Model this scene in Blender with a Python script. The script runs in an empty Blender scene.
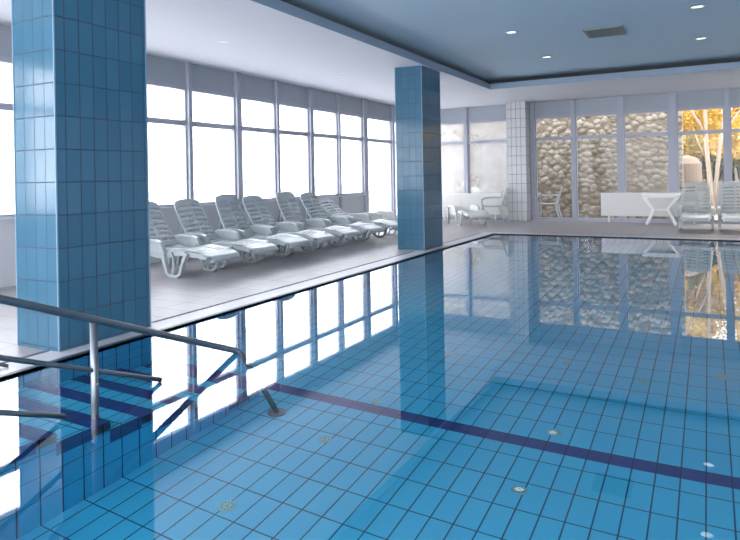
import bpy, bmesh, math, random
from mathutils import Vector, Matrix
random.seed(7)
C = bpy.context.scene.collection
PI = math.pi
R = math.radians

# ------------------------------------------------------------------ helpers
def link(o, parent=None):
    C.objects.link(o)
    if parent: o.parent = parent
    return o

def tag(o, label=None, cat=None, group=None, kind=None):
    if label: o['label'] = label
    if cat: o['category'] = cat
    if group: o['group'] = group
    if kind: o['kind'] = kind
    return o

def empty(name, loc=(0, 0, 0), rz=0.0):
    o = bpy.data.objects.new(name, None)
    o.empty_display_size = .1
    o.location = loc
    o.rotation_euler = (0, 0, rz)
    C.objects.link(o)
    return o

def copy_tree(o, parent=None):
    c = o.copy(); C.objects.link(c); c.parent = parent
    for ch in list(o.children): copy_tree(ch, c)
    return c

class MB:
    def __init__(self):
        self.bm = bmesh.new(); self.uv = self.bm.loops.layers.uv.new('UVMap')
    def quad(self, pts, uvs=None):
        f = self.bm.faces.new([self.bm.verts.new(p) for p in pts])
        if uvs:
            for l, u in zip(f.loops, uvs): l[self.uv].uv = u
        return f
    def box(self, x0, x1, y0, y1, z0, z1):
        """box whose UVs are metres on each face (horizontal, vertical)"""
        a = [(x0,y0),(x1,y0),(x1,y1),(x0,y1)]
        P = lambda i, z: (a[i][0], a[i][1], z)
        for i in range(4):
            j = (i+1) % 4
            ax = 0 if i in (0, 2) else 1
            self.quad([P(i,z0),P(j,z0),P(j,z1),P(i,z1)], [(a[i][ax],z0),(a[j][ax],z0),(a[j][ax],z1),(a[i][ax],z1)])
        self.quad([P(0,z1),P(1,z1),P(2,z1),P(3,z1)], [a[0],a[1],a[2],a[3]])
        self.quad([P(3,z0),P(2,z0),P(1,z0),P(0,z0)], [a[3],a[2],a[1],a[0]])
        return self
    def tube(self, pts, r, n=14, cap=True):
        pts = [Vector(p) for p in pts]
        rings = []
        for i, p in enumerate(pts):
            d = (pts[min(i+1, len(pts)-1)] - pts[max(i-1, 0)]).normalized()
            ref = Vector((0,0,1)) if abs(d.z) < .9 else Vector((1,0,0))
            a = d.cross(ref).normalized(); b = d.cross(a).normalized()
            rr = r[i] if isinstance(r, (list, tuple)) else r
            rings.append([self.bm.verts.new(p + a*rr*math.cos(t*2*PI/n) + b*rr*math.sin(t*2*PI/n)) for t in range(n)])
        for k in range(len(rings)-1):
            for t in range(n):
                f = self.bm.faces.new([rings[k][t], rings[k][(t+1)%n], rings[k+1][(t+1)%n], rings[k+1][t]]); f.smooth = True
        if cap:
            self.bm.faces.new(rings[0][::-1]); self.bm.faces.new(rings[-1])
        return self
    def ribbon(self, path, y0, y1, th):
        """a flat bar swept along (x, z) points, spanning y0..y1"""
        n = len(path); up, lo = [], []
        for i, (x, z) in enumerate(path):
            a = path[max(i-1, 0)]; b = path[min(i+1, n-1)]
            d = Vector((b[0]-a[0], b[1]-a[1])).normalized(); nr = Vector((-d.y, d.x))
            t = (th[i] if isinstance(th, (list, tuple)) else th)/2
            up.append((x+nr.x*t, z+nr.y*t)); lo.append((x-nr.x*t, z-nr.y*t))
        V = [[self.bm.verts.new((p[0], y, p[1])) for y in (y0, y1)] for p in up]
        W = [[self.bm.verts.new((p[0], y, p[1])) for y in (y0, y1)] for p in lo]
        for i in range(n-1):
            for q in ([V[i][0],V[i][1],V[i+1][1],V[i+1][0]], [W[i][0],W[i+1][0],W[i+1][1],W[i][1]],
                      [V[i][0],V[i+1][0],W[i+1][0],W[i][0]], [V[i][1],W[i][1],W[i+1][1],V[i+1][1]]):
                self.bm.faces.new(q)
        self.bm.faces.new([V[0][0],W[0][0],W[0][1],V[0][1]]); self.bm.faces.new([V[-1][0],V[-1][1],W[-1][1],W[-1][0]])
        return self
    def disc(self, c, r, h, n=28, r2=None):
        r2 = r if r2 is None else r2
        a = [self.bm.verts.new((c[0]+r*math.cos(t*2*PI/n), c[1]+r*math.sin(t*2*PI/n), c[2])) for t in range(n)]
        b = [self.bm.verts.new((c[0]+r2*math.cos(t*2*PI/n), c[1]+r2*math.sin(t*2*PI/n), c[2]+h)) for t in range(n)]
        for t in range(n): self.bm.faces.new([a[t], a[(t+1)%n], b[(t+1)%n], b[t]])
        self.bm.faces.new(a[::-1]); self.bm.faces.new(b)
        return self
    def build(self, name, mat, parent=None, bevel=0, smooth=False):
        bmesh.ops.recalc_face_normals(self.bm, faces=self.bm.faces)
        me = bpy.data.meshes.new(name); self.bm.to_mesh(me); self.bm.free()
        for m in (mat if isinstance(mat, (list, tuple)) else [mat]): me.materials.append(m)
        o = bpy.data.objects.new(name, me); link(o, parent)
        if smooth:
            for p in me.polygons: p.use_smooth = True
        if bevel:
            b = o.modifiers.new('bevel', 'BEVEL'); b.width = bevel; b.segments = 2; b.limit_method = 'ANGLE'; b.angle_limit = R(40)
        return o

def structure(o):
    o['kind'] = 'structure'; return o

# ------------------------------------------------------------------ materials
def new_mat(name):
    m = bpy.data.materials.new(name); m.use_nodes = True
    nt = m.node_tree; nt.nodes.clear()
    out = nt.nodes.new('ShaderNodeOutputMaterial')
    return m, nt, out
def N(nt, t, **kw):
    n = nt.nodes.new(t)
    for k, v in kw.items():
        if k in n.inputs.keys(): n.inputs[k].default_value = v
        else: setattr(n, k, v)
    return n
def col(c): return (c[0], c[1], c[2], 1)

def plain(name, c, rough=.5, metal=0.0, var=.04, scale=3.0, spec=.5, bump=0.0):
    m, nt, out = new_mat(name)
    b = N(nt, 'ShaderNodeBsdfPrincipled'); b.inputs['Roughness'].default_value = rough; b.inputs['Metallic'].default_value = metal
    b.inputs['Specular IOR Level'].default_value = spec
    tc = N(nt, 'ShaderNodeTexCoord'); no = N(nt, 'ShaderNodeTexNoise'); no.inputs['Scale'].default_value = scale
    no.inputs['Detail'].default_value = 4
    nt.links.new(tc.outputs['Object'], no.inputs['Vector'])
    mr = N(nt, 'ShaderNodeMapRange'); mr.inputs['To Min'].default_value = 1-var; mr.inputs['To Max'].default_value = 1+var
    nt.links.new(no.outputs['Fac'], mr.inputs['Value'])
    mx = N(nt, 'ShaderNodeMix', data_type='RGBA', blend_type='MULTIPLY'); mx.inputs[0].default_value = 1; mx.inputs[6].default_value = col(c)
    nt.links.new(mr.outputs['Result'], mx.inputs[7]); nt.links.new(mx.outputs[2], b.inputs['Base Color'])
    if bump:
        bp = N(nt, 'ShaderNodeBump'); bp.inputs['Strength'].default_value = bump
        nt.links.new(no.outputs['Fac'], bp.inputs['Height']); nt.links.new(bp.outputs['Normal'], b.inputs['Normal'])
    nt.links.new(b.outputs[0], out.inputs['Surface'])
    return m

def tiles(name, c1, c2, grout, tw, th, mortar=.005, off=(0, 0), rough=.12, offset=0.0, spec=.5, bump=.3, coat=0.0):
    """stack-bond tiles in metres, UV space; off shifts the joints"""
    m, nt, out = new_mat(name)
    b = N(nt, 'ShaderNodeBsdfPrincipled'); b.inputs['Specular IOR Level'].default_value = spec
    tc = N(nt, 'ShaderNodeTexCoord'); mp = N(nt, 'ShaderNodeMapping'); mp.inputs['Location'].default_value = (-off[0], -off[1], 0)
    nt.links.new(tc.outputs['UV'], mp.inputs['Vector'])
    br = N(nt, 'ShaderNodeTexBrick'); br.offset = offset; br.squash = 1.0
    br.inputs['Color1'].default_value = col(c1); br.inputs['Color2'].default_value = col(c2); br.inputs['Mortar'].default_value = col(grout)
    br.inputs['Scale'].default_value = 1; br.inputs['Mortar Size'].default_value = mortar; br.inputs['Mortar Smooth'].default_value = .15
    br.inputs['Brick Width'].default_value = tw; br.inputs['Row Height'].default_value = th; br.inputs['Bias'].default_value = 0
    nt.links.new(mp.outputs['Vector'], br.inputs['Vector'])
    nt.links.new(br.outputs['Color'], b.inputs['Base Color'])
    mr = N(nt, 'ShaderNodeMapRange'); mr.inputs['To Min'].default_value = rough; mr.inputs['To Max'].default_value = .7
    nt.links.new(br.outputs['Fac'], mr.inputs['Value']); nt.links.new(mr.outputs['Result'], b.inputs['Roughness'])
    bp = N(nt, 'ShaderNodeBump'); bp.invert = True; bp.inputs['Strength'].default_value = bump; bp.inputs['Distance'].default_value = .004
    nt.links.new(br.outputs['Fac'], bp.inputs['Height']); nt.links.new(bp.outputs['Normal'], b.inputs['Normal'])
    nt.links.new(b.outputs[0], out.inputs['Surface'])
    return m

def emis(name, c, s):
    m, nt, out = new_mat(name)
    e = N(nt, 'ShaderNodeEmission'); e.inputs['Color'].default_value = col(c); e.inputs['Strength'].default_value = s
    nt.links.new(e.outputs[0], out.inputs['Surface']); return m

M = {}
M['col_tile'] = tiles('blue_column_tile', (.031,.105,.168), (.039,.120,.19), (.008,.025,.055), .125, .25, .004, off=(-4.79, .023), rough=.13, bump=.25)
M['col_tile_y'] = tiles('blue_column_tile_side', (.031,.105,.168), (.039,.120,.19), (.008,.025,.055), .125, .25, .004, off=(3.087, .023), rough=.13, bump=.25)
M['white_tile'] = tiles('white_column_tile', (.45,.45,.46), (.48,.48,.49), (.17,.18,.20), .125, .25, .008, off=(-4.79, .023), rough=.2)
M['white_tile_y'] = tiles('white_column_tile_side', (.45,.45,.46), (.48,.48,.49), (.17,.18,.20), .125, .25, .008, off=(.035, .023), rough=.2)
CY1, CY2 = (.06,.635,.94), (.075,.67,.955)
M['pool_floor'] = tiles('cyan_pool_floor_tile', CY1, CY2, (.006,.07,.20), .125, .25, .0045, off=(-.04, .22), rough=.3)
M['pool_wall'] = tiles('cyan_pool_wall_tile', CY1, CY2, (.004,.035,.12), .125, .25, .0045, off=(.22, -.01), rough=.3)
M['navy'] = tiles('navy_pool_tile', (.010,.020,.22), (.012,.026,.26), (.003,.006,.07), .125, .25, .0045, off=(-.04, .22), rough=.3)
M['deck'] = tiles('pale_deck_tile', (.275,.265,.28), (.295,.285,.30), (.215,.205,.225), .30, .60, .004, off=(0, 0), rough=.38, bump=.15)
M['ceiling'] = plain('white_ceiling_paint', (.57,.58,.62), .7, var=.015, scale=.7)
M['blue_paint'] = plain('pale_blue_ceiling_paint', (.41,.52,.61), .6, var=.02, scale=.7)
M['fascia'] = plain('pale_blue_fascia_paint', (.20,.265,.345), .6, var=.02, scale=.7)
M['cove'] = plain('cove_shadow_tone', (.015,.022,.03), .7)  # near-black colour paints in the shade of the recessed gap
M['frame'] = plain('lavender_grey_window_frame', (.30,.315,.38), .4, var=.02)
M['header'] = plain('grey_blue_header_board', (.28,.31,.35), .6, var=.03)
M['lowwall'] = plain('white_low_wall_paint', (.50,.52,.555), .6, var=.02)
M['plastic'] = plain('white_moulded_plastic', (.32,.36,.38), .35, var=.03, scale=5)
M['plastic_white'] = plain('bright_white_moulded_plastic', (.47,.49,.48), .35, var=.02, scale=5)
M['radiator'] = plain('white_radiator_enamel', (.60,.60,.59), .35, var=.015)
M['steel'] = plain('brushed_stainless_steel', (.19,.21,.235), .42, metal=1.0, var=.1, scale=20)
M['lip'] = plain('dark_slate_pool_lip', (.022,.035,.055), .4, var=.15, scale=12)
M['curb'] = plain('pale_stone_coping', (.46,.46,.50), .4, var=.06, scale=9)
M['slot'] = plain('dark_drain_slot', (.06,.06,.07), .6)
M['trim'] = plain('pale_corner_trim', (.16,.25,.34), .6)
M['grille'] = plain('grey_vent_metal', (.13,.15,.14), .45)
M['grille_dark'] = plain('dark_vent_cavity', (.05,.06,.06), .7)
M['chrome'] = plain('chrome_lamp_ring', (.6,.62,.65), .25, metal=1.0)
M['lamp'] = emis('lit_lamp_lens', (1, .97, .92), 1.6)
M['lens_off'] = plain('unlit_lamp_lens', (.75,.76,.78), .3)
M['inlet'] = plain('pale_green_inlet_plastic', (.22,.62,.66), .4, var=.2, scale=30)
M['bark'] = plain('pale_birch_bark', (.28,.22,.165), .8, var=.3, scale=8)
M['beige'] = plain('beige_rendered_wall', (.17,.12,.085), .85, var=.1)
M['paving'] = plain('pale_outdoor_paving', (.22,.20,.18), .8, var=.1)
M['snow'] = plain('bright_terrace_paving', (.6,.6,.62), .8, var=.05)

def leaf_mat(name, stops, scale):
    m, nt, out = new_mat(name)
    b = N(nt, 'ShaderNodeBsdfPrincipled'); b.inputs['Roughness'].default_value = .6
    tc = N(nt, 'ShaderNodeTexCoord'); no = N(nt, 'ShaderNodeTexNoise'); no.inputs['Scale'].default_value = scale; no.inputs['Detail'].default_value = 5
    nt.links.new(tc.outputs['Object'], no.inputs['Vector'])
    cr = N(nt, 'ShaderNodeValToRGB')
    els = cr.color_ramp.elements
    els[0].position = stops[0][0]; els[0].color = col(stops[0][1]); els[1].position = stops[-1][0]; els[1].color = col(stops[-1][1])
    for p, c in stops[1:-1]:
        e = els.new(p); e.color = col(c)
    nt.links.new(no.outputs['Fac'], cr.inputs['Fac']); nt.links.new(cr.outputs['Color'], b.inputs['Base Color'])
    tr = N(nt, 'ShaderNodeBsdfTranslucent'); nt.links.new(cr.outputs['Color'], tr.inputs['Color'])
    mx = N(nt, 'ShaderNodeMixShader'); mx.inputs[0].default_value = .45
    nt.links.new(b.outputs[0], mx.inputs[1]); nt.links.new(tr.outputs[0], mx.inputs[2]); nt.links.new(mx.outputs[0], out.inputs['Surface'])
    return m
M['gold'] = leaf_mat('golden_leaves', [(.3,(.27,.12,.01)),(.48,(.48,.31,.04)),(.6,(.60,.46,.15)),(.75,(.34,.16,.015))], 1.4)
M['green'] = leaf_mat('dark_green_leaves', [(.3,(.015,.022,.012)),(.55,(.04,.045,.018)),(.75,(.10,.085,.03))], 2.0)
M['olive'] = leaf_mat('olive_yellow_leaves', [(.3,(.08,.07,.015)),(.5,(.34,.25,.05)),(.75,(.55,.40,.12))], 1.7)

# fieldstone wall
def stone():
    m, nt, out = new_mat('rough_fieldstone')
    b = N(nt, 'ShaderNodeBsdfPrincipled'); b.inputs['Roughness'].default_value = .9
    tc = N(nt, 'ShaderNodeTexCoord')
    no = N(nt, 'ShaderNodeTexNoise'); no.inputs['Scale'].default_value = 3.0; no.inputs['Detail'].default_value = 3
    nt.links.new(tc.outputs['Object'], no.inputs['Vector'])
    ad = N(nt, 'ShaderNodeMix', data_type='VECTOR'); ad.inputs[0].default_value = .09
    nt.links.new(tc.outputs['Object'], ad.inputs[4]); nt.links.new(no.outputs['Color'], ad.inputs[5])
    mp = N(nt, 'ShaderNodeMapping'); mp.inputs['Scale'].default_value = (6.6, 1.0, 7.6)
    nt.links.new(ad.outputs[1], mp.inputs['Vector'])
    v1 = N(nt, 'ShaderNodeTexVoronoi', feature='DISTANCE_TO_EDGE'); v1.inputs['Scale'].default_value = 1; v1.inputs['Randomness'].default_value = .85
    v2 = N(nt, 'ShaderNodeTexVoronoi', feature='F1'); v2.inputs['Scale'].default_value = 1; v2.inputs['Randomness'].default_value = .85
    for v in (v1, v2): nt.links.new(mp.outputs['Vector'], v.inputs['Vector'])
    cr = N(nt, 'ShaderNodeValToRGB'); e = cr.color_ramp.elements
    e[0].position = .42; e[0].color = (1,1,1,1); e[1].position = .66; e[1].color = col((.66,.61,.55))
    nt.links.new(v2.outputs['Distance'], cr.inputs['Fac'])
    sc = N(nt, 'ShaderNodeValToRGB'); e = sc.color_ramp.elements
    e[0].color = col((.19,.165,.13)); e[1].color = col((.31,.275,.225))
    se = N(nt, 'ShaderNodeSeparateColor'); nt.links.new(v2.outputs['Color'], se.inputs[0]); nt.links.new(se.outputs[0], sc.inputs['Fac'])
    mx = N(nt, 'ShaderNodeMix', data_type='RGBA', blend_type='MULTIPLY'); mx.inputs[0].default_value = 1
    nt.links.new(cr.outputs['Color'], mx.inputs[6]); nt.links.new(sc.outputs['Color'], mx.inputs[7]); nt.links.new(mx.outputs[2], b.inputs['Base Color'])
    hm = N(nt, 'ShaderNodeMapRange'); hm.inputs['From Min'].default_value = .7; hm.inputs['From Max'].default_value = .25
    nt.links.new(v2.outputs['Distance'], hm.inputs['Value'])
    bp = N(nt, 'ShaderNodeBump'); bp.inputs['Strength'].default_value = .55; bp.inputs['Distance'].default_value = .07
    nt.links.new(hm.outputs['Result'], bp.inputs['Height']); nt.links.new(bp.outputs['Normal'], b.inputs['Normal'])
    nt.links.new(b.outputs[0], out.inputs['Surface'])
    return m
M['stone'] = stone()

def glass(fog=.12, name='window_glass', fc=(.8,.82,.86)):
    m, nt, out = new_mat(name)
    tr = N(nt, 'ShaderNodeBsdfTransparent'); gl = N(nt, 'ShaderNodeBsdfGlossy'); gl.inputs['Roughness'].default_value = .02
    lw = N(nt, 'ShaderNodeLayerWeight'); pw = N(nt, 'ShaderNodeMath', operation='POWER'); pw.inputs[1].default_value = 5
    nt.links.new(lw.outputs['Facing'], pw.inputs[0])
    fr = N(nt, 'ShaderNodeMath', operation='MULTIPLY_ADD'); fr.inputs[1].default_value = .25; fr.inputs[2].default_value = .006
    nt.links.new(pw.outputs[0], fr.inputs[0])
    m1 = N(nt, 'ShaderNodeMixShader'); nt.links.new(fr.outputs[0], m1.inputs[0]); nt.links.new(tr.outputs[0], m1.inputs[1]); nt.links.new(gl.outputs[0], m1.inputs[2])
    tl = N(nt, 'ShaderNodeBsdfTranslucent'); tl.inputs['Color'].default_value = col(fc)
    df = N(nt, 'ShaderNodeBsdfDiffuse'); df.inputs['Color'].default_value = col(fc)
    a = N(nt, 'ShaderNodeMixShader'); a.inputs[0].default_value = .5; nt.links.new(tl.outputs[0], a.inputs[1]); nt.links.new(df.outputs[0], a.inputs[2])
    tc = N(nt, 'ShaderNodeTexCoord'); no = N(nt, 'ShaderNodeTexNoise'); no.inputs['Scale'].default_value = 1.3; no.inputs['Detail'].default_value = 5
    nt.links.new(tc.outputs['Object'], no.inputs['Vector'])
    mr = N(nt, 'ShaderNodeMapRange'); mr.inputs['From Min'].default_value = .3; mr.inputs['From Max'].default_value = .75
    mr.inputs['To Min'].default_value = fog*.6; mr.inputs['To Max'].default_value = min(1, fog*1.4)
    nt.links.new(no.outputs['Fac'], mr.inputs['Value'])
    m2 = N(nt, 'ShaderNodeMixShader'); nt.links.new(mr.outputs['Result'], m2.inputs[0]); nt.links.new(m1.outputs[0], m2.inputs[1]); nt.links.new(a.outputs[0], m2.inputs[2])
    nt.links.new(m2.outputs[0], out.inputs['Surface'])
    return m
M['glass_fog'] = glass(.35, 'steamed_window_glass')
M['glass'] = glass(.01, 'clear_window_glass')
M['glass_glare'] = glass(.38, 'glare_haze_window_glass')  # pale veil in these panes imitates glare, not steam

def water():
    m, nt, out = new_mat('still_pool_water')
    rf = N(nt, 'ShaderNodeBsdfRefraction'); rf.inputs['IOR'].default_value = 1.333; rf.inputs['Roughness'].default_value = 0
    rf.inputs['Color'].default_value = (.96,.99,1,1)
    gl = N(nt, 'ShaderNodeBsdfGlossy'); gl.inputs['Roughness'].default_value = 0
    gl.inputs['Color'].default_value = (1,1,1,1)
    fr = N(nt, 'ShaderNodeFresnel'); fr.inputs['IOR'].default_value = WATER_REFL
    tc = N(nt, 'ShaderNodeTexCoord'); no = N(nt, 'ShaderNodeTexNoise'); no.inputs['Scale'].default_value = 1.6; no.inputs['Detail'].default_value = 1.5
    nt.links.new(tc.outputs['Object'], no.inputs['Vector'])
    bp = N(nt, 'ShaderNodeBump'); bp.inputs['Strength'].default_value = .05; bp.inputs['Distance'].default_value = .0015
    nt.links.new(no.outputs['Fac'], bp.inputs['Height'])
    f2 = N(nt, 'ShaderNodeFresnel'); f2.inputs['IOR'].default_value = 1.333
    ge = N(nt, 'ShaderNodeNewGeometry'); fm = N(nt, 'ShaderNodeMix', data_type='FLOAT')
    nt.links.new(ge.outputs['Backfacing'], fm.inputs[0]); nt.links.new(fr.outputs[0], fm.inputs[2]); nt.links.new(f2.outputs[0], fm.inputs[3])
    mx = N(nt, 'ShaderNodeMixShader'); nt.links.new(fm.outputs[0], mx.inputs[0]); nt.links.new(rf.outputs[0], mx.inputs[1]); nt.links.new(gl.outputs[0], mx.inputs[2])
    nt.links.new(mx.outputs[0], out.inputs['Surface'])
    return m
WATER_REFL = 1.8
M['water'] = water()

# ------------------------------------------------------------------ dimensions (metres)
XW, YW = -7.65, 17.22           # window walls
XE, YE = -4.09, 13.13           # pool edges (left, far)
XR, YN = 4.2, .95               # pool edges (right, near)
XMAX, YMIN = 7.2, -3.6
WL = -.012                      # water level
PD = -1.01                      # pool floor
XC, YC = -4.22, 13.45           # coffer edge above the pool
ZIN, ZOUT = 3.155, 3.235        # low ceiling at coffer / at windows
ZT, ZH, ZS = 2.215, 2.785, .82  # transom, window head, sill
ZTOP = 3.7

# ------------------------------------------------------------------ deck and pool
m = MB()
for (x0,x1,y0,y1) in ((XW-.2, XE-.30, YMIN, YW+.2), (XE-.30, XMAX, YE+.30, YW+.2), (XR+.3, XMAX, YMIN, YE+.3), (XE-.30, XR+.3, YMIN, YN-.3)):
    m.quad([(x0,y0,0),(x1,y0,0),(x1,y1,0),(x0,y1,0)], [(y0,x0),(y0,x1),(y1,x1),(y1,x0)])
structure(m.build('floor', M['deck']))

# coping ring (pale stone) and dark lip along the water
def ring(i, o, z0, z1):
    """ring box around pool between inset i and outset o from the pool edge"""
    m = MB()
    m.box(XE-o, XE-i, YN-o, YE+o, z0, z1); m.box(XR+i, XR+o, YN-o, YE+o, z0, z1)
    m.box(XE-i, XR+i, YE+i, YE+o, z0, z1); m.box(XE-i, XR+i, YN-o, YN-i, z0, z1)
    return m
structure(ring(.045, .30, -.2, .004).build('pool_coping', M['curb']))
structure(ring(.0, .045, -.05, .006).build('trim_1', M['lip']))

# pool basin
m = MB()
m.quad([(XE,YN,PD),(XR,YN,PD),(XR,YE,PD),(XE,YE,PD)], [(XE,YN),(XR,YN),(XR,YE),(XE,YE)])
structure(m.build('pool_floor', M['pool_floor']))
for nm, a, b in (('pool_wall',(XE,YN),(XE,YE)), ('pool_wall',(XE,YE),(XR,YE)), ('pool_wall',(XR,YE),(XR,YN)), ('pool_wall',(XR,YN),(XE,YN))):
    m = MB(); k = 1 if a[0] == b[0] else 0
    m.quad([(a[0],a[1],PD),(b[0],b[1],PD),(b[0],b[1],.0),(a[0],a[1],.0)], [(a[k],PD),(b[k],PD),(b[k],0),(a[k],0)])
    structure(m.build(nm, M['pool_wall']))
# lane stripe (one tile row set in the floor)
m = MB(); m.box(-4.09, XR, 3.85, 3.972, PD-.01, PD+.002)
structure(m.build('lane_line', M['navy']))

# water surface
m = MB()
m.quad([(XE,YN,WL),(XR,YN,WL),(XR,YE,WL),(XE,YE,WL)])
w = m.build('pool_water', M['water'])
if w.data.polygons[0].normal.z < 0: w.data.flip_normals()
tag(w, 'still clear blue water filling the tiled swimming pool', 'water', kind='stuff')

# steps going down into the pool along its left wall
XS = -2.985
st = empty('pool_steps', (0, 0, 0))
tag(st, 'blue tiled pool steps with navy nosings beside the left pool wall', 'steps')
E0, RUN, RISE = 2.06, .33, .15
y_prev = YN+.002
for k in range(6):
    z = -.05 - RISE*k; e = E0 + RUN*k
    m = MB(); m.box(XE+.002, XS, y_prev, e-.11, PD+.001, z)
    m.box(XE+.002, XS, e-.11, e, PD+.001, z-.001)
    m.build('step', M['pool_wall'], st)
    n = MB(); n.box(XE+.002, XS, e-.112, e+.003, z-.12, z+.002)
    n.build('nosing', M['navy'], st)
    s = MB(); s.box(XS-.02, XS+.003, y_prev, e-.11, z-.15, z+.0015)
    s.build('side_band', M['navy'], st)
    y_prev = e

# overflow slots in the deck beside the pool
for (y0, y1, lb) in ((1.6, 2.98, 'dark slotted drain channel beside the near blue column'), (4.0, 9.6, 'long dark slotted drain channel between the two blue columns'),
                 (10.9, 13.1, 'dark slotted drain channel past the second blue column')):
    m = MB(); m.box(XE-.33, XE-.29, y0, y1, -.02, .006)
    for i in range(int((y1-y0)/.1)):
        m.box(XE-.325, XE-.295, y0+.1*i+.03, y0+.1*i+.05, 0, .008)
    tag(m.build('drain_channel', M['slot']), lb, 'drain', 'overflow drain channels')
m = MB(); m.tube([(-4.45,2.38,.012),(-4.40,2.46,.03),(-4.32,2.54,.035),(-4.27,2.60,.012)], .012, 8)
tag(m.build('deck_hook', M['slot']), 'small dark curved hook lying on the deck behind the handrail', 'hook')

# ------------------------------------------------------------------ columns
def column(y0, y1, mx, my, name):
    root = structure(empty('column', (-4.54, (y0+y1)/2, 0)))
    root['label'] = name
    cx, cy = -4.54, (y0+y1)/2
    x0, x1, z0, z1 = -4.79, -4.29, -.02, 3.22
    m = MB()
    P = lambda x,y,z: (x-cx, y-cy, z)
    for y in (y0, y1): m.quad([P(x0,y,z0),P(x1,y,z0),P(x1,y,z1),P(x0,y,z1)], [(x0,z0),(x1,z0),(x1,z1),(x0,z1)])
    o1 = m
    faces = []
    for x in (x0, x1):
        f = m.quad([P(x,y0,z0),P(x,y1,z0),P(x,y1,z1),P(x,y0,z1)], [(y0-y0+3.0,z0),(y1-y0+3.0,z0),(y1-y0+3.0,z1),(y0-y0+3.0,z1)]); f.material_index = 1
    m.build('shaft', [mx, my], root)
    for x, s in ((x0,-1),(x1,1)):
        for y in (y0, y1):
            t = MB(); t.box(x-cx-.005, x-cx+.005, y-cy-.005, y-cy+.005, 0, 3.19); t.build('corner_trim', M['trim'] if 'blue' in name else M['lowwall'], root, bevel=.003)
column(3.0, 3.87, M['col_tile'], M['col_tile_y'], 'blue tiled column standing nearest at the left pool edge')
column(9.83, 10.66, M['col_tile'], M['col_tile_y'], 'blue tiled column halfway along the left pool edge')
column(16.66, 17.45, M['white_tile'], M['white_tile_y'], 'white tiled column in the far window wall')

# ------------------------------------------------------------------ ceiling
def loft(rects):   # list of (x0,x1,y0,y1,z) loops
    m = MB()
    for a, b in zip(rects, rects[1:]):
        A = [(a[0],a[2],a[4]),(a[1],a[2],a[4]),(a[1],a[3],a[4]),(a[0],a[3],a[4])]
        B = [(b[0],b[2],b[4]),(b[1],b[2],b[4]),(b[1],b[3],b[4]),(b[0],b[3],b[4])]
        for i in range(4):
            j = (i+1) % 4; m.quad([A[i],A[j],B[j],B[i]])
    return m
cx1, cy0 = 4.4, .4          # far side of the coffer, out of view
structure(loft([(XW-.2,XMAX,YMIN,YW+.2,ZOUT),(XC,cx1,cy0,YC,ZIN)]).build('ceiling', M['ceiling']))
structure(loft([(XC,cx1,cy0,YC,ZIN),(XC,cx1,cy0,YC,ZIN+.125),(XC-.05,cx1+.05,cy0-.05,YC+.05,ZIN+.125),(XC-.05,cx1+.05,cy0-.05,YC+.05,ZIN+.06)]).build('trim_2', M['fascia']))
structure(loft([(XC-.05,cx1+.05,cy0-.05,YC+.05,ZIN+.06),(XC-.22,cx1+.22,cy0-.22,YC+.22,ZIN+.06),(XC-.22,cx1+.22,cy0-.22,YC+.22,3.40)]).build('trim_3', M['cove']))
m = MB(); m.box(XC-.22, cx1+.22, cy0-.22, YC+.22, 3.39, 3.45); structure(m.build('ceiling', M['blue_paint']))
m = MB(); m.box(XW-.3, XMAX, YMIN, YW+.3, 3.6, 3.8); structure(m.build('roof', M['ceiling']))
m = MB(); m.box(XW-.3, XW-.15, YMIN, YW+.3, 3.2, 3.8); m.box(XW-.3, XMAX, YW+.15, YW+.3, 3.2, 3.8); structure(m.build('trim_4', M['header']))

# downlights
def downlight(x, y, z, r, label, group, lens='lamp'):
    t = empty('downlight', (x, y, z)); tag(t, label, 'light', group)
    m = MB(); n = 28
    rings = [(r, 0), (r*1.02, -.008), (r*.78, -.014), (r*.72, -.004)]
    vs = [[m.bm.verts.new((q[0]*math.cos(a*2*PI/n), q[0]*math.sin(a*2*PI/n), q[1])) for a in range(n)] for q in rings]
    for a_, b_ in zip(vs, vs[1:]):
        for i in range(n): m.bm.faces.new([a_[i], a_[(i+1)%n], b_[(i+1)%n], b_[i]])
    rg = m.build('ring', M['chrome'] if lens == 'lamp' else M['radiator'], t)
    m = MB(); m.disc((0,0,-.006), r*.74, .004); m.build('lens', M[lens], rg)
    return t
for x, y, r, lb in ((-2.55, 9.2, .095, 'recessed round downlight in the blue ceiling, left of the air vent and nearer'),
                    (-2.55, 11.5, .095, 'recessed round downlight in the blue ceiling, near the far left cove corner'),
                    (-.1, 9.1, .095, 'nearest recessed round downlight in the blue ceiling, right of the vent'),
                    (-.08, 11.3, .095, 'recessed round downlight in the blue ceiling at the right, close to the far cove')):
    downlight(x, y, 3.39, r, lb, 'downlights in the blue pool ceiling')
downlight(-5.95, 6.75, 3.197, .09, 'round downlight in the low white ceiling above the nearer sun loungers', 'downlights in the low white ceiling', 'lens_off')
downlight(-5.95, 9.95, 3.197, .09, 'round downlight in the low white ceiling left of the second blue column', 'downlights in the low white ceiling', 'lens_off')

# air vent
t = empty('air_vent', (-1.34, 9.95, 3.39)); tag(t, 'square slatted grey air vent set in the blue ceiling', 'vent')
m = MB(); m.box(-.27,-.23,-.30,.30,-.02,0); m.box(.23,.27,-.30,.30,-.02,0); m.box(-.23,.23,-.30,-.26,-.02,0); m.box(-.23,.23,.26,.30,-.02,0); m.build('frame', M['grille'], t, bevel=.003)
m = MB(); m.box(-.23,.23,-.26,.26,-.004,0); m.build('backing', M['grille_dark'], t)
m = MB()
for i in range(11):
    y = -.235+i*.047
    m.quad([(-.23,y,-.004),(.23,y,-.004),(.23,y+.022,-.018),(-.23,y+.022,-.018)])
o = m.build('louvre', M['grille'], t)
s = o.modifiers.new('s', 'SOLIDIFY'); s.thickness = .003

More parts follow.
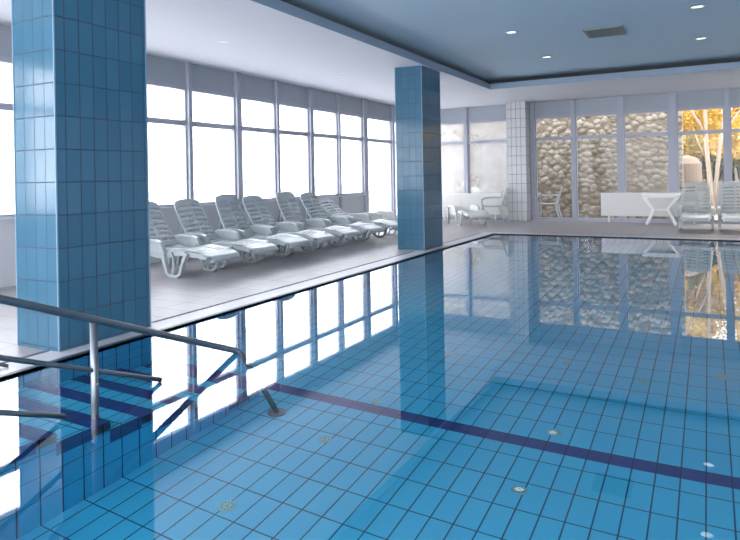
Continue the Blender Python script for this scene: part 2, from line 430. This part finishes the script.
# ------------------------------------------------------------------ window walls
wn = [0]
def bay(axis, a0, a1, wa, wb, low, gm, name=None):
    """one window bay between mullion lines a0..a1; wa / wb are half widths of mullions taken by the neighbours"""
    wn[0] += 1
    z0 = ZS if low else .02
    if axis == 'L':
        f = lambda m, p, q, zz0, zz1, d0, d1: m.box(XW+d0, XW+d1, p, q, zz0, zz1)
        root = empty(name or 'window_%d' % wn[0], (0, 0, 0))
    else:
        f = lambda m, p, q, zz0, zz1, d0, d1: m.box(p, q, YW-d1, YW-d0, zz0, zz1)
        root = empty(name or 'window_%d' % wn[0], (0, 0, 0))
    structure(root)
    p, q = a0+wa, a1-wb
    m = MB(); b = .035
    f(m, p, q, ZH-.02, ZH+.05, -.05, .05); f(m, p, q, ZT-.04, ZT+.045, -.05, .05); f(m, p, q, z0, z0+.07, -.05, .06)
    for (s, e) in ((p, p+b), (q-b, q)):
        f(m, s, e, z0+.07, ZT-.04, -.04, .04); f(m, s, e, ZT+.045, ZH-.02, -.04, .04)
    m.build('window_frame', M['frame'], root)
    m = MB(); f(m, p+b, q-b, z0+.07, ZT-.04, -.004, .0); m.build('pane', gm, root)
    m = MB(); f(m, p+b, q-b, ZT+.045, ZH-.02, -.004, .0); m.build('pane', gm, root)
    m = MB(); f(m, p, q, ZH+.05, 3.30, -.05, .02); m.build('header_board', M['header'], root)
    return root
tn = [4]
def mullion(axis, a, w, d0=-.07, d1=.09):
    tn[0] += 1
    m = MB()
    if axis == 'L': m.box(XW+d0, XW+d1, a-w, a+w, 0, 3.232)
    else: m.box(a-w, a+w, YW-d1, YW-d0, 0, 3.232)
    structure(m.build('trim_%d' % tn[0], M['frame'], bevel=.006))
LB = [(-3.55,.06),(-2.4,.035),(-1.23,.06),(-.06,.035),(1.11,.06),(2.28,.035),(3.45,.06),(4.9,.035),(6.35,.06),(7.6,.04),(8.81,.065),(9.97,.04),(11.16,.065),(12.3,.04),(13.53,.10),(15.08,.07),(17.1,.07)]
LB = [(y*1.02, w) for y, w in LB]
for (a, wa), (b, wb) in zip(LB, LB[1:]):
    bay('L', a, b, wa, wb, a < 13.7, M['glass_fog'], 'door_1' if abs(a-13.80) < .02 else None)
for a, w in LB: mullion('L', a, w)
m = MB(); m.box(XW-.12, XW+.05, YMIN, 13.72, 0, ZS); m.box(XW-.12, XW+.12, YMIN, 13.72, ZS, ZS+.03); structure(m.build('wall_left', M['lowwall']))
FB = [(-7.5,.06),(-6.13,.045),(-4.85,.03),(-4.22,.06),(-3.14,.04),(-1.97,.065),(-.77,.085),(.40,.05),(1.58,.06),(2.76,.04),(3.94,.06),(5.1,.04),(6.3,.06),(7.15,.04)]
for (a, wa), (b, wb) in zip(FB, FB[1:]):
    if abs(a+4.85) < .01: continue
    bay('F', a, b, wa, wb, False, M['glass_glare'] if a < -4.9 else M['glass'])
for a, w in FB:
    if a not in (-4.85,): mullion('F', a, w)
m = MB(); m.box(XW-.15, XMAX, YW-.082, YW+.082, -.02, .043); structure(m.build('baseboard_far', M['frame']))

m = MB(); m.box(XMAX, XMAX+.2, YMIN, YW+.1, -.1, 3.6); structure(m.build('wall_right_light_block', plain('grey_blue_wall_paint', (.58,.66,.74), .7, var=.02)))  # unseen side wall, added to block sky light from the right
# ------------------------------------------------------------------ radiators
def radiator(x0, x1, label):
    L = x1-x0
    t = empty('radiator', (x0, YW-.17, 0)); tag(t, label, 'radiator', 'panel radiators')
    m = MB(); m.box(0, L, -.045, .045, .17, .74)
    m.build('panel', M['radiator'], t, bevel=.008)
    m = MB(); n = int(L/.06)
    for i in range(n):
        x = .04+i*(L-.08)/n; m.box(x, x+.03, -.055, -.0451, .21, .70)
    m.build('rib_relief', M['radiator'], t, bevel=.004)
    m = MB(); m.box(-.005, L+.005, -.05, .05, .735, .755); m.build('top_grille', M['radiator'], t)
    for x in (.18, L-.18):
        m = MB(); m.box(x-.02, x+.02, -.02, .02, .0, .175); m.build('foot', M['radiator'], t)
    return t
radiator(-2.46, -.15, 'white panel radiator below the stone view, behind the white table')
radiator(-6.95, -5.08, 'white panel radiator behind the flat loungers left of the white column')

# ------------------------------------------------------------------ sun lounger
def panel(name, P, nu, nv, mask, th, mat, parent):
    m = MB(); V = {}
    def v(i, j):
        if (i, j) not in V: V[(i, j)] = m.bm.verts.new(P(i/nu, j/nv))
        return V[(i, j)]
    for i in range(nu):
        for j in range(nv):
            if mask(i, j): m.bm.faces.new([v(i,j), v(i+1,j), v(i+1,j+1), v(i,j+1)])
    for f in m.bm.faces: f.smooth = True
    me_o = m.build(name, mat, parent)
    s = me_o.modifiers.new('thick', 'SOLIDIFY'); s.thickness = th; s.offset = 0
    return me_o

def interp(pts, x):
    for (a, za), (b, zb) in zip(pts, pts[1:]):
        if x <= b:
            t = (x-a)/(b-a); t = t*t*(3-2*t); return za+(zb-za)*t
    return pts[-1][1]

def make_lounger(ang, mat, flat=False):
    root = empty('sun_lounger')
    prof = [(-.47,.335),(-.15,.30),(.22,.355),(.55,.335),(.74,.30),(.80,.25)]
    def PS(u, v):
        x = -.47+1.27*u
        w = .56
        if x > .6: w *= math.sqrt(max(.05, 1-((x-.6)/.235)**2*.55))
        y = (v-.5)*w
        tipdrop = -.02*(abs(2*v-1)**3) if x > .6 else 0
        return (x+.04*(1-(2*v-1)**2)*max(0, (x-.5))/.3, y, interp(prof, x)+.018*abs(2*v-1)**3+tipdrop)
    def mS(i, j):
        return not (4 < i < 44 and (i % 4 == 1) and (3 <= j <= 8 or 11 <= j <= 16))
    seat = panel('seat', PS, 52, 20, mS, .016, mat, root)
    # side rails under the seat edge
    m = MB(); path = [(-.47+.06*i, interp(prof, -.47+.06*i)-.03) for i in range(21)]
    for s in (-1, 1):
        m = MB(); y = s*.275; m.ribbon(path, y-.016, y+.016, [.075]*14+[.07,.065,.06,.055,.05,.045,.03])
        m.build('side_rail', mat, seat)
    # lip under the foot end
    m = MB(); pts = []
    for i in range(13):
        t = -1+i/6; yy = t*.255; pts.append((.765+.045*(1-t*t), yy, .245-.01*t*t))
    m.tube(pts, .022, 8); m.build('foot_lip', mat, seat)
    # backrest
    ca, sa = math.cos(ang), math.sin(ang); L = .75
    def PB(u, v):
        w = .555-.05*u
        if u > .9: w *= 1-.12*((u-.9)/.1)**2
        y = (v-.5)*w
        s = L*u; bow = .035*math.sin(PI*u*.9) - .03*(1-(2*v-1)**2)
        s -= .02*(abs(2*v-1)**4)*(u > .85)
        return (-.44 - s*ca - bow*sa, y, .335 + s*sa - bow*ca)
    def mB(i, j):
        return not (4 <= i < 40 and (i % 5 in (1, 2)) and (1 <= j <= 8 or 11 <= j <= 18))
    back = panel('backrest', PB, 44, 20, mB, .016, mat, root)
    m = MB(); pts = [PB(i/12, 0) for i in range(13)] + [PB(1, j/10) for j in range(1, 10)] + [PB(1-i/12, 1) for i in range(13)]
    m.tube(pts, .015, 8); m.build('back_rim', mat, back)
    # armrests: broad moulded arms that fold down towards the seat
    for s in (-1, 1):
        m = MB(); y0, y1 = (s*.285, s*.345) if s > 0 else (s*.345, s*.285)
        m.ribbon([(-.66,.24),(-.65,.38),(-.60,.445),(-.50,.47),(-.20,.465),(-.10,.44),(-.06,.38),(-.02,.30)], y0, y1, [.03,.035,.04,.04,.04,.04,.035,.03])
        m.box(-.64, -.09, s*.30-.008, s*.30+.008, .30, .455)
        m.build('armrest', mat, root, bevel=.006)
    # moulded side legs: loop with a floor runner, and a splayed rear leg
    for s in (-1, 1):
        y0, y1 = sorted((s*.285, s*.34))
        m = MB()
        m.ribbon([(-.07,.34),(-.03,.20),(.03,.05),(.08,.02),(.22,.02),(.27,.05),(.33,.20),(.40,.335)], y0, y1, [.08,.055,.045,.04,.04,.045,.045,.07])
        m.ribbon([(.12,.03),(.15,.12),(.14,.24),(.10,.33)], y0+.01, y1-.01, .022)
        m.build('leg', mat, root, bevel=.005)
        m = MB()
        m.ribbon([(-.64,.26),(-.68,.12),(-.70,.0)], y0, y1, [.08,.055,.045])
        m.build('leg', mat, root, bevel=.005)
    if not flat:
        for s in (-1, 1):
            m = MB(); m.tube([(-.44-.45*ca, s*.24, .335+.45*sa-.02), (-.70, s*.27, .30)], .011, 8)
            m.build('back_prop', mat, back)
    return root

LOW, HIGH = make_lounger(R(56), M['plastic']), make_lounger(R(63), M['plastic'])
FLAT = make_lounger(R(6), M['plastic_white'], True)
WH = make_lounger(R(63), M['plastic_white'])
used = set()
def lounger(proto, x, y, rz, label, group):
    o = proto if proto.name not in used else copy_tree(proto)
    used.add(proto.name)
    o.location = (x, y, 0); o.rotation_euler = (0, 0, rz)
    tag(o, label, 'sun lounger', group)
    return o
G1 = 'grey white loungers lined up along the left windows'
rz = R(-4)
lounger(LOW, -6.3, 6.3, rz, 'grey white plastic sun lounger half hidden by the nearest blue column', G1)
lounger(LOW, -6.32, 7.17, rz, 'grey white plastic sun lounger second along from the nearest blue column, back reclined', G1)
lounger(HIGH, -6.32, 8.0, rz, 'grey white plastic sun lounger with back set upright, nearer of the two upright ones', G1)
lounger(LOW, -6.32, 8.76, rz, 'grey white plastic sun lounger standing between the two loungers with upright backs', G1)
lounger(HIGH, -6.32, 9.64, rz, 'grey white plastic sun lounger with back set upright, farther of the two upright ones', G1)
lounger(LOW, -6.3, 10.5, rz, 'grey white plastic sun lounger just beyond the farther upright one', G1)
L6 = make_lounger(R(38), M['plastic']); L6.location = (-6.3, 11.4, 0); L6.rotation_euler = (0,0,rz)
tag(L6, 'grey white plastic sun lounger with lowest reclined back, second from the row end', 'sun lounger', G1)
lounger(FLAT, -6.25, 12.5, rz, 'white plastic sun lounger with back laid flat, last of the left row', G1)
G2 = 'flat white loungers by the far windows'
lounger(FLAT, -5.45, 15.35, R(-50), 'white flat sun lounger by the far window just left of the white column', G2)
lounger(FLAT, -6.75, 15.5, R(-62), 'white flat sun lounger mostly hidden behind the second blue column', G2)
G3 = 'white loungers at the right by the far windows'
lounger(WH, -.26, 15.45, R(-90), 'white slatted sun lounger facing the pool beside the white table', G3)
lounger(WH, .50, 15.45, R(-90), 'white slatted sun lounger cut by the right edge of the picture', G3)

# ------------------------------------------------------------------ table and armchairs
def make_table(name, w, d, h, mat):
    t = empty(name)
    m = MB(); m.box(-w/2, w/2, -d/2, d/2, h-.035, h); m.build('tabletop', mat, t, bevel=.012)
    m = MB(); m.box(-w/2+.06, w/2-.06, -d/2+.06, d/2-.06, h-.075, h-.035); m.build('apron', mat, t)
    for sx in (-1, 1):
        for sy in (-1, 1):
            m = MB(); m.ribbon([(sx*(w/2-.04), h-.06), (sx*(w/2-.12), h-.16), (sx*(w/2-.26), h*.52), (sx*(w/2-.245), h*.44), (sx*(w/2-.10), .0)], sy*(d/2-.07)-.03, sy*(d/2-.07)+.03, [.07,.06,.055,.055,.05])
            m.build('leg', mat, t, bevel=.008)
    m = MB(); m.box(-w/2+.25, w/2-.25, -.02, .02, h*.46, h*.52); m.build('stretcher', mat, t)
    return t
tb = make_table('garden_table', .84, .50, .73, plain('glossy_white_table_plastic', (.74,.74,.72), .3, var=.02)); tb.location = (-1.03, 16.62, 0)
tag(tb, 'white plastic table with inward bent legs before the radiator', 'table')

def make_chair(mat):
    t = empty('garden_armchair')
    def PS(u, v): return (-.22+.46*u, (v-.5)*.46, .43+.012*abs(2*v-1)**2-.02*math.sin(PI*u))
    panel('seat', PS, 12, 12, lambda i, j: True, .016, mat, t)
    def PB(u, v):
        return (-.20-.17*u-.03*(1-(2*v-1)**2), (v-.5)*(.44-.04*u), .44+.46*u-.03*abs(2*v-1)**3*u)
    panel('backrest', PB, 14, 14, lambda i, j: not (2 <= i < 12 and j % 3 == 1), .014, mat, t)
    for s in (-1, 1):
        m = MB(); y0, y1 = sorted((s*.235, s*.285))
        m.ribbon([(-.30,.66),(-.22,.665),(.05,.66),(.20,.64),(.26,.60),(.27,.50)], y0, y1, .03); m.build('armrest', mat, t, bevel=.006)
        m = MB(); m.ribbon([(.27,.52),(.24,.42),(.25,.25),(.29,.0)], y0, y1, [.04,.05,.045,.04]); m.build('leg', mat, t, bevel=.005)
        m = MB(); m.ribbon([(-.30,.66),(-.24,.50),(-.22,.40),(-.26,.2),(-.33,.0)], y0, y1, [.03,.04,.055,.045,.04]); m.build('leg', mat, t, bevel=.005)
    return t
ch = make_chair(M['plastic']); ch.location = (-5.16, 16.4, 0); ch.rotation_euler = (0,0,R(200))
tag(ch, 'white plastic armchair inside, beside the foot of the white column', 'chair')
c2 = copy_tree(ch); c2.location = (-4.02, 18.05, 0); c2.rotation_euler = (0,0,R(185))
tag(c2, 'plastic armchair standing outside the glass right of the white column', 'chair')
c3 = copy_tree(ch); c3.location = (-6.5, 18.15, 0); c3.rotation_euler = (0,0,R(240))
tag(c3, 'plastic armchair outside the glass, only its back showing above the left radiator', 'chair')
t2 = make_table('garden_table', .8, .7, .72, M['plastic_white']); t2.location = (-4.72, 18.1, 0)
tag(t2, 'white plastic table outside behind the white column', 'table')

# ------------------------------------------------------------------ handrail
hr = empty('handrail', (-3.1, 2.385, 0)); tag(hr, 'stainless steel handrail with three sloping bars over the pool steps', 'handrail')
HX, HY = -3.1, 2.385
def rp(y, z, x=0.0): return (x, y-HY, z)
S = .4
def rail(y_end, y_start, r, extra=None, name='rail'):
    pts = [rp(y_start + (y_end-y_start)*i/6, S*(y_end-(y_start+(y_end-y_start)*i/6))) for i in range(7)]
    if extra: pts += extra
    m = MB(); m.tube(pts, r, 16); m.build(name, M['steel'], hr)
rail(3.60, .3, .0215, [rp(3.62,-.02,.02), rp(3.61,-.10,.05), rp(3.58,-.5,.20), rp(3.55,-1.0,.40)], 'top_rail')
rail(2.87, .3, .014, name='middle_rail')
rail(2.19, .3, .014, name='lower_rail')
m = MB(); m.tube([rp(2.385,.47), rp(2.385,-.35)], .0215, 16); m.build('post', M['steel'], hr)
m = MB(); m.tube([rp(.42,1.22), rp(.42,.0)], .0215, 16); m.build('post', M['steel'], hr)
m = MB(); m.disc(rp(2.385,-.35), .05, .012); m.build('flange', M['steel'], hr)
m = MB(); m.disc(rp(.42,.0), .05, .012); m.build('flange', M['steel'], hr)
m = MB(); m.disc(rp(3.55,PD+.002,.40), .065, .014); m.build('flange', M['steel'], hr)
for z in (.12, -.30):
    m = MB(); m.tube([(.018,0,z),(.034,0,z)], .007, 8); m.build('bolt', M['steel'], hr)

# ------------------------------------------------------------------ floor inlets
inl = [(.06,3.33,.062,'pale green round floor inlet at the bottom right corner of the picture'),
       (.07,5.50,.055,'pale green round floor inlet far right beyond the navy lane line'),
       (-2.04,5.20,.04,'small round floor inlet just right of the reflected blue column'),
       (-1.06,5.38,.045,'small round floor inlet midway across the pool beyond the lane line'),
       (-.47,5.20,.04,'small round floor inlet between the middle one and the far right one'),
       (-.90,4.10,.045,'small round floor inlet close beyond the navy lane line'),
       (-.94,3.39,.045,'small round floor inlet nearer than the lane line in the middle'),
       (-2.20,3.39,.045,'small round floor inlet left of the lane line, right of the rail foot'),
       (-2.28,2.55,.05,'small round floor inlet at the lower left, right of the steps'),
       (-2.16,4.04,.04,'small round floor inlet just beyond the left end of the lane line')]
first = None
for x, y, r, lb in inl:
    if first is None:
        t = empty('floor_inlet'); m = MB(); m.disc((0,0,0), 1, .12, 28, .86); m.build('cover', M['inlet'], t)
        m = MB()
        for k in range(10):
            a = k*2*PI/10; m.disc((.6*math.cos(a), .6*math.sin(a), .12), .09, .01, 8)
        m.build('slots', M['slot'], t); m = MB(); m.disc((0,0,.12), .16, .04, 14); m.build('screw', M['chrome'], t); first = t
    else: t = copy_tree(first)
    t.location = (x, y, PD+.001); t.scale = (r, r, .08)
    tag(t, lb, 'pool inlet', 'round inlets in the pool floor')

# ------------------------------------------------------------------ outside
m = MB(); m.box(XW-60, XW-.2, -40, 60, -.3, -.06); structure(m.build('ground', M['snow']))
m = MB(); m.box(XW-.2, 40, YW+.1, 60, -.3, -.06); structure(m.build('ground', M['paving']))
m = MB(); m.box(-8.6, -.62, 18.75, 19.3, -.1, 5.2)
structure(m.build('stone_wall', M['stone']))

def leaves(m, c, rad, n, s, rnd):
    for _ in range(n):
        while True:
            p = Vector((rnd.uniform(-1,1), rnd.uniform(-1,1), rnd.uniform(-1,1)))
            if .35 < p.length < 1: break
        p = Vector((c[0]+p.x*rad[0], c[1]+p.y*rad[1], c[2]+p.z*rad[2]))
        a = Vector((rnd.uniform(-1,1), rnd.uniform(-1,1), rnd.uniform(-1,1))).normalized()
        b = a.cross(Vector((rnd.uniform(-1,1), rnd.uniform(-1,1), rnd.uniform(-1,1)))).normalized()
        k = s*rnd.uniform(.6, 1.3)
        m.quad([p-a*k, p-b*k*.5, p+a*k, p+b*k*.5])

rnd = random.Random(3)
tr = empty('forked_tree', (.08, 21.5, -.06)); tag(tr, 'pale barked forked tree with golden leaves outside the right window', 'tree')
m = MB()
m.tube([(-.02,0,0),(-.02,0,.5),(-.08,0,1.3),(-.14,0,2.2),(-.15,0,3.0),(-.17,0,4.0),(-.2,0,5.0)], [.10,.08,.065,.06,.055,.05,.03], 10)
m.tube([(-.02,0,.25),(.10,.02,1.0),(.20,.03,1.9),(.33,.05,2.8),(.50,.05,3.8),(.60,.05,4.8)], [.07,.06,.055,.05,.04,.03], 10)
m.tube([(-.14,0,2.3),(-.32,-.05,2.8),(-.62,-.1,3.35),(-.9,-.1,4.1)], [.04,.035,.03,.02], 8)
m.tube([(.24,.03,2.1),(.42,.2,2.6),(.8,.3,3.2)], [.04,.035,.02], 8)
m.tube([(-.13,0,1.7),(-.35,.1,2.2),(-.5,.1,2.7)], [.03,.025,.015], 8)
m.build('trunk', M['bark'], tr)
m = MB()
for _ in range(16): leaves(m, (rnd.uniform(-1.4,1.8), rnd.uniform(.25,1.3), rnd.uniform(2.4,5.0)), (.55,.4,.5), 230, .075, rnd)
m.build('foliage', M['gold'], tr)
def bush(name, x, y, w, d, h, mat, n, label, z0=0.0, s=.085, group='shrubs and trees beyond the right window'):
    t = empty(name, (x, y, -.06)); tag(t, label, 'bush' if 'bush' in name or 'shrub' in name else 'tree', group)
    m = MB()
    k = 14
    for i in range(k):
        leaves(m, (rnd.uniform(-w/2,w/2), rnd.uniform(-d/2,d/2), rnd.uniform(z0+.3,h-.3)), (w*.28,d*.4,h*.2), n//k, s, rnd)
    m.build('foliage', mat, t)
    m = MB(); m.tube([(0,0,0),(.05,0,h*.4),(0,.05,h*.75)], [.09,.07,.03], 8); m.build('stem', M['bark'], t)
bush('golden_tree', -1.2, 26.0, 3.0, 1.6, 6.4, M['gold'], 6500, 'dense golden leaved tree behind the forked one, left side', z0=1.6, s=.15)
bush('golden_tree', 2.0, 26.2, 3.2, 1.6, 6.4, M['gold'], 6500, 'dense golden leaved tree behind the forked one, right side', z0=1.2, s=.15)
bush('golden_tree', 5.4, 26.2, 3.3, 1.6, 6.4, M['gold'], 4500, 'dense golden leaved tree at the far right beyond the windows', z0=1.2, s=.15)
bush('olive_shrub', -.9, 23.4, 1.7, .8, 2.5, M['olive'], 4500, 'olive yellow shrub between the beige pillar and the golden tree')
bush('green_shrub', .75, 23.4, 1.7, .9, 1.9, M['green'], 5500, 'dark green shrub right of the forked tree')
bush('green_shrub', 2.8, 23.4, 2.0, .9, 2.4, M['green'], 4500, 'dark green shrub at the right edge outside the windows')
m = MB(); m.box(-3.0, 9, 22.0, 22.2, -.1, .95)
structure(m.build('garden_wall', plain('pale_garden_wall', (.16,.15,.145), .85, var=.08)))
# beige rounded pillar outside
m = MB(); m.disc((0,0,0), .42, 1.55, 24, .38); m.disc((0,0,1.55), .38, .16, 24, .25); m.disc((0,0,1.71), .25, .08, 24, .06)
o = m.build('garden_pillar', M['beige'], smooth=False); o.location = (-.56, 20.3, -.06)
tag(o, 'beige rounded garden pillar outside, left of the forked tree', 'pillar')

# ------------------------------------------------------------------ world and lights
W = bpy.data.worlds.new('World'); bpy.context.scene.world = W; W.use_nodes = True
nt = W.node_tree; nt.nodes.clear()
out = N(nt, 'ShaderNodeOutputWorld'); bg = N(nt, 'ShaderNodeBackground')
tc = N(nt, 'ShaderNodeTexCoord'); sx = N(nt, 'ShaderNodeSeparateXYZ'); nt.links.new(tc.outputs['Generated'], sx.inputs[0])
SKY_R = .6
SKY_L, SKY_0 = 9.5, 2.2     # bright haze to the left and behind, darker garden side
mr = N(nt, 'ShaderNodeMapRange', interpolation_type='SMOOTHSTEP'); mr.inputs['From Min'].default_value = .80; mr.inputs['From Max'].default_value = .94
mr.inputs['To Min'].default_value = SKY_L; mr.inputs['To Max'].default_value = SKY_0
nt.links.new(sx.outputs['Y'], mr.inputs['Value'])
m2 = N(nt, 'ShaderNodeMapRange', interpolation_type='SMOOTHSTEP'); m2.inputs['From Min'].default_value = .1; m2.inputs['From Max'].default_value = .6
m2.inputs['To Min'].default_value = 1.0; m2.inputs['To Max'].default_value = SKY_R
nt.links.new(sx.outputs['X'], m2.inputs['Value'])
mu = N(nt, 'ShaderNodeMath', operation='MULTIPLY'); nt.links.new(mr.outputs['Result'], mu.inputs[0]); nt.links.new(m2.outputs['Result'], mu.inputs[1])
nt.links.new(mu.outputs[0], bg.inputs['Strength'])
bg.inputs['Color'].default_value = (.95,.965,1,1)
nt.links.new(bg.outputs[0], out.inputs['Surface'])

# ------------------------------------------------------------------ camera
yaw, roll, F = .4961, .0178, 626.4
fwd = Vector((-math.sin(yaw), math.cos(yaw), 0)); rt = Vector((math.cos(yaw), math.sin(yaw), 0)); up = Vector((0,0,1))
cr, sr = math.cos(roll), math.sin(roll)
cx = rt*cr - up*sr; cy_ = rt*sr + up*cr; cz = -fwd
cam = bpy.data.cameras.new('camera'); co = bpy.data.objects.new('camera', cam); C.objects.link(co)
mat = Matrix((cx, cy_, cz)).transposed().to_4x4(); mat.translation = Vector((0, 0, 1.27)); co.matrix_world = mat
cam.sensor_width = 36; cam.lens = F/740*36; cam.shift_y = -(270-177.04)/740; cam.clip_start = .05; cam.clip_end = 300
bpy.context.scene.camera = co

sc = bpy.context.scene
sc.view_settings.view_transform = 'Standard'; sc.view_settings.look = 'None'; sc.view_settings.gamma = 1
sc.view_settings.exposure = 0.38
sc.view_settings.use_curve_mapping = False
cy = sc.cycles
cy.max_bounces = 10; cy.diffuse_bounces = 5; cy.glossy_bounces = 5; cy.transmission_bounces = 6; cy.transparent_max_bounces = 12
cy.caustics_refractive = True; cy.caustics_reflective = True
cy.use_denoising = True
cy.sample_clamp_indirect = 14
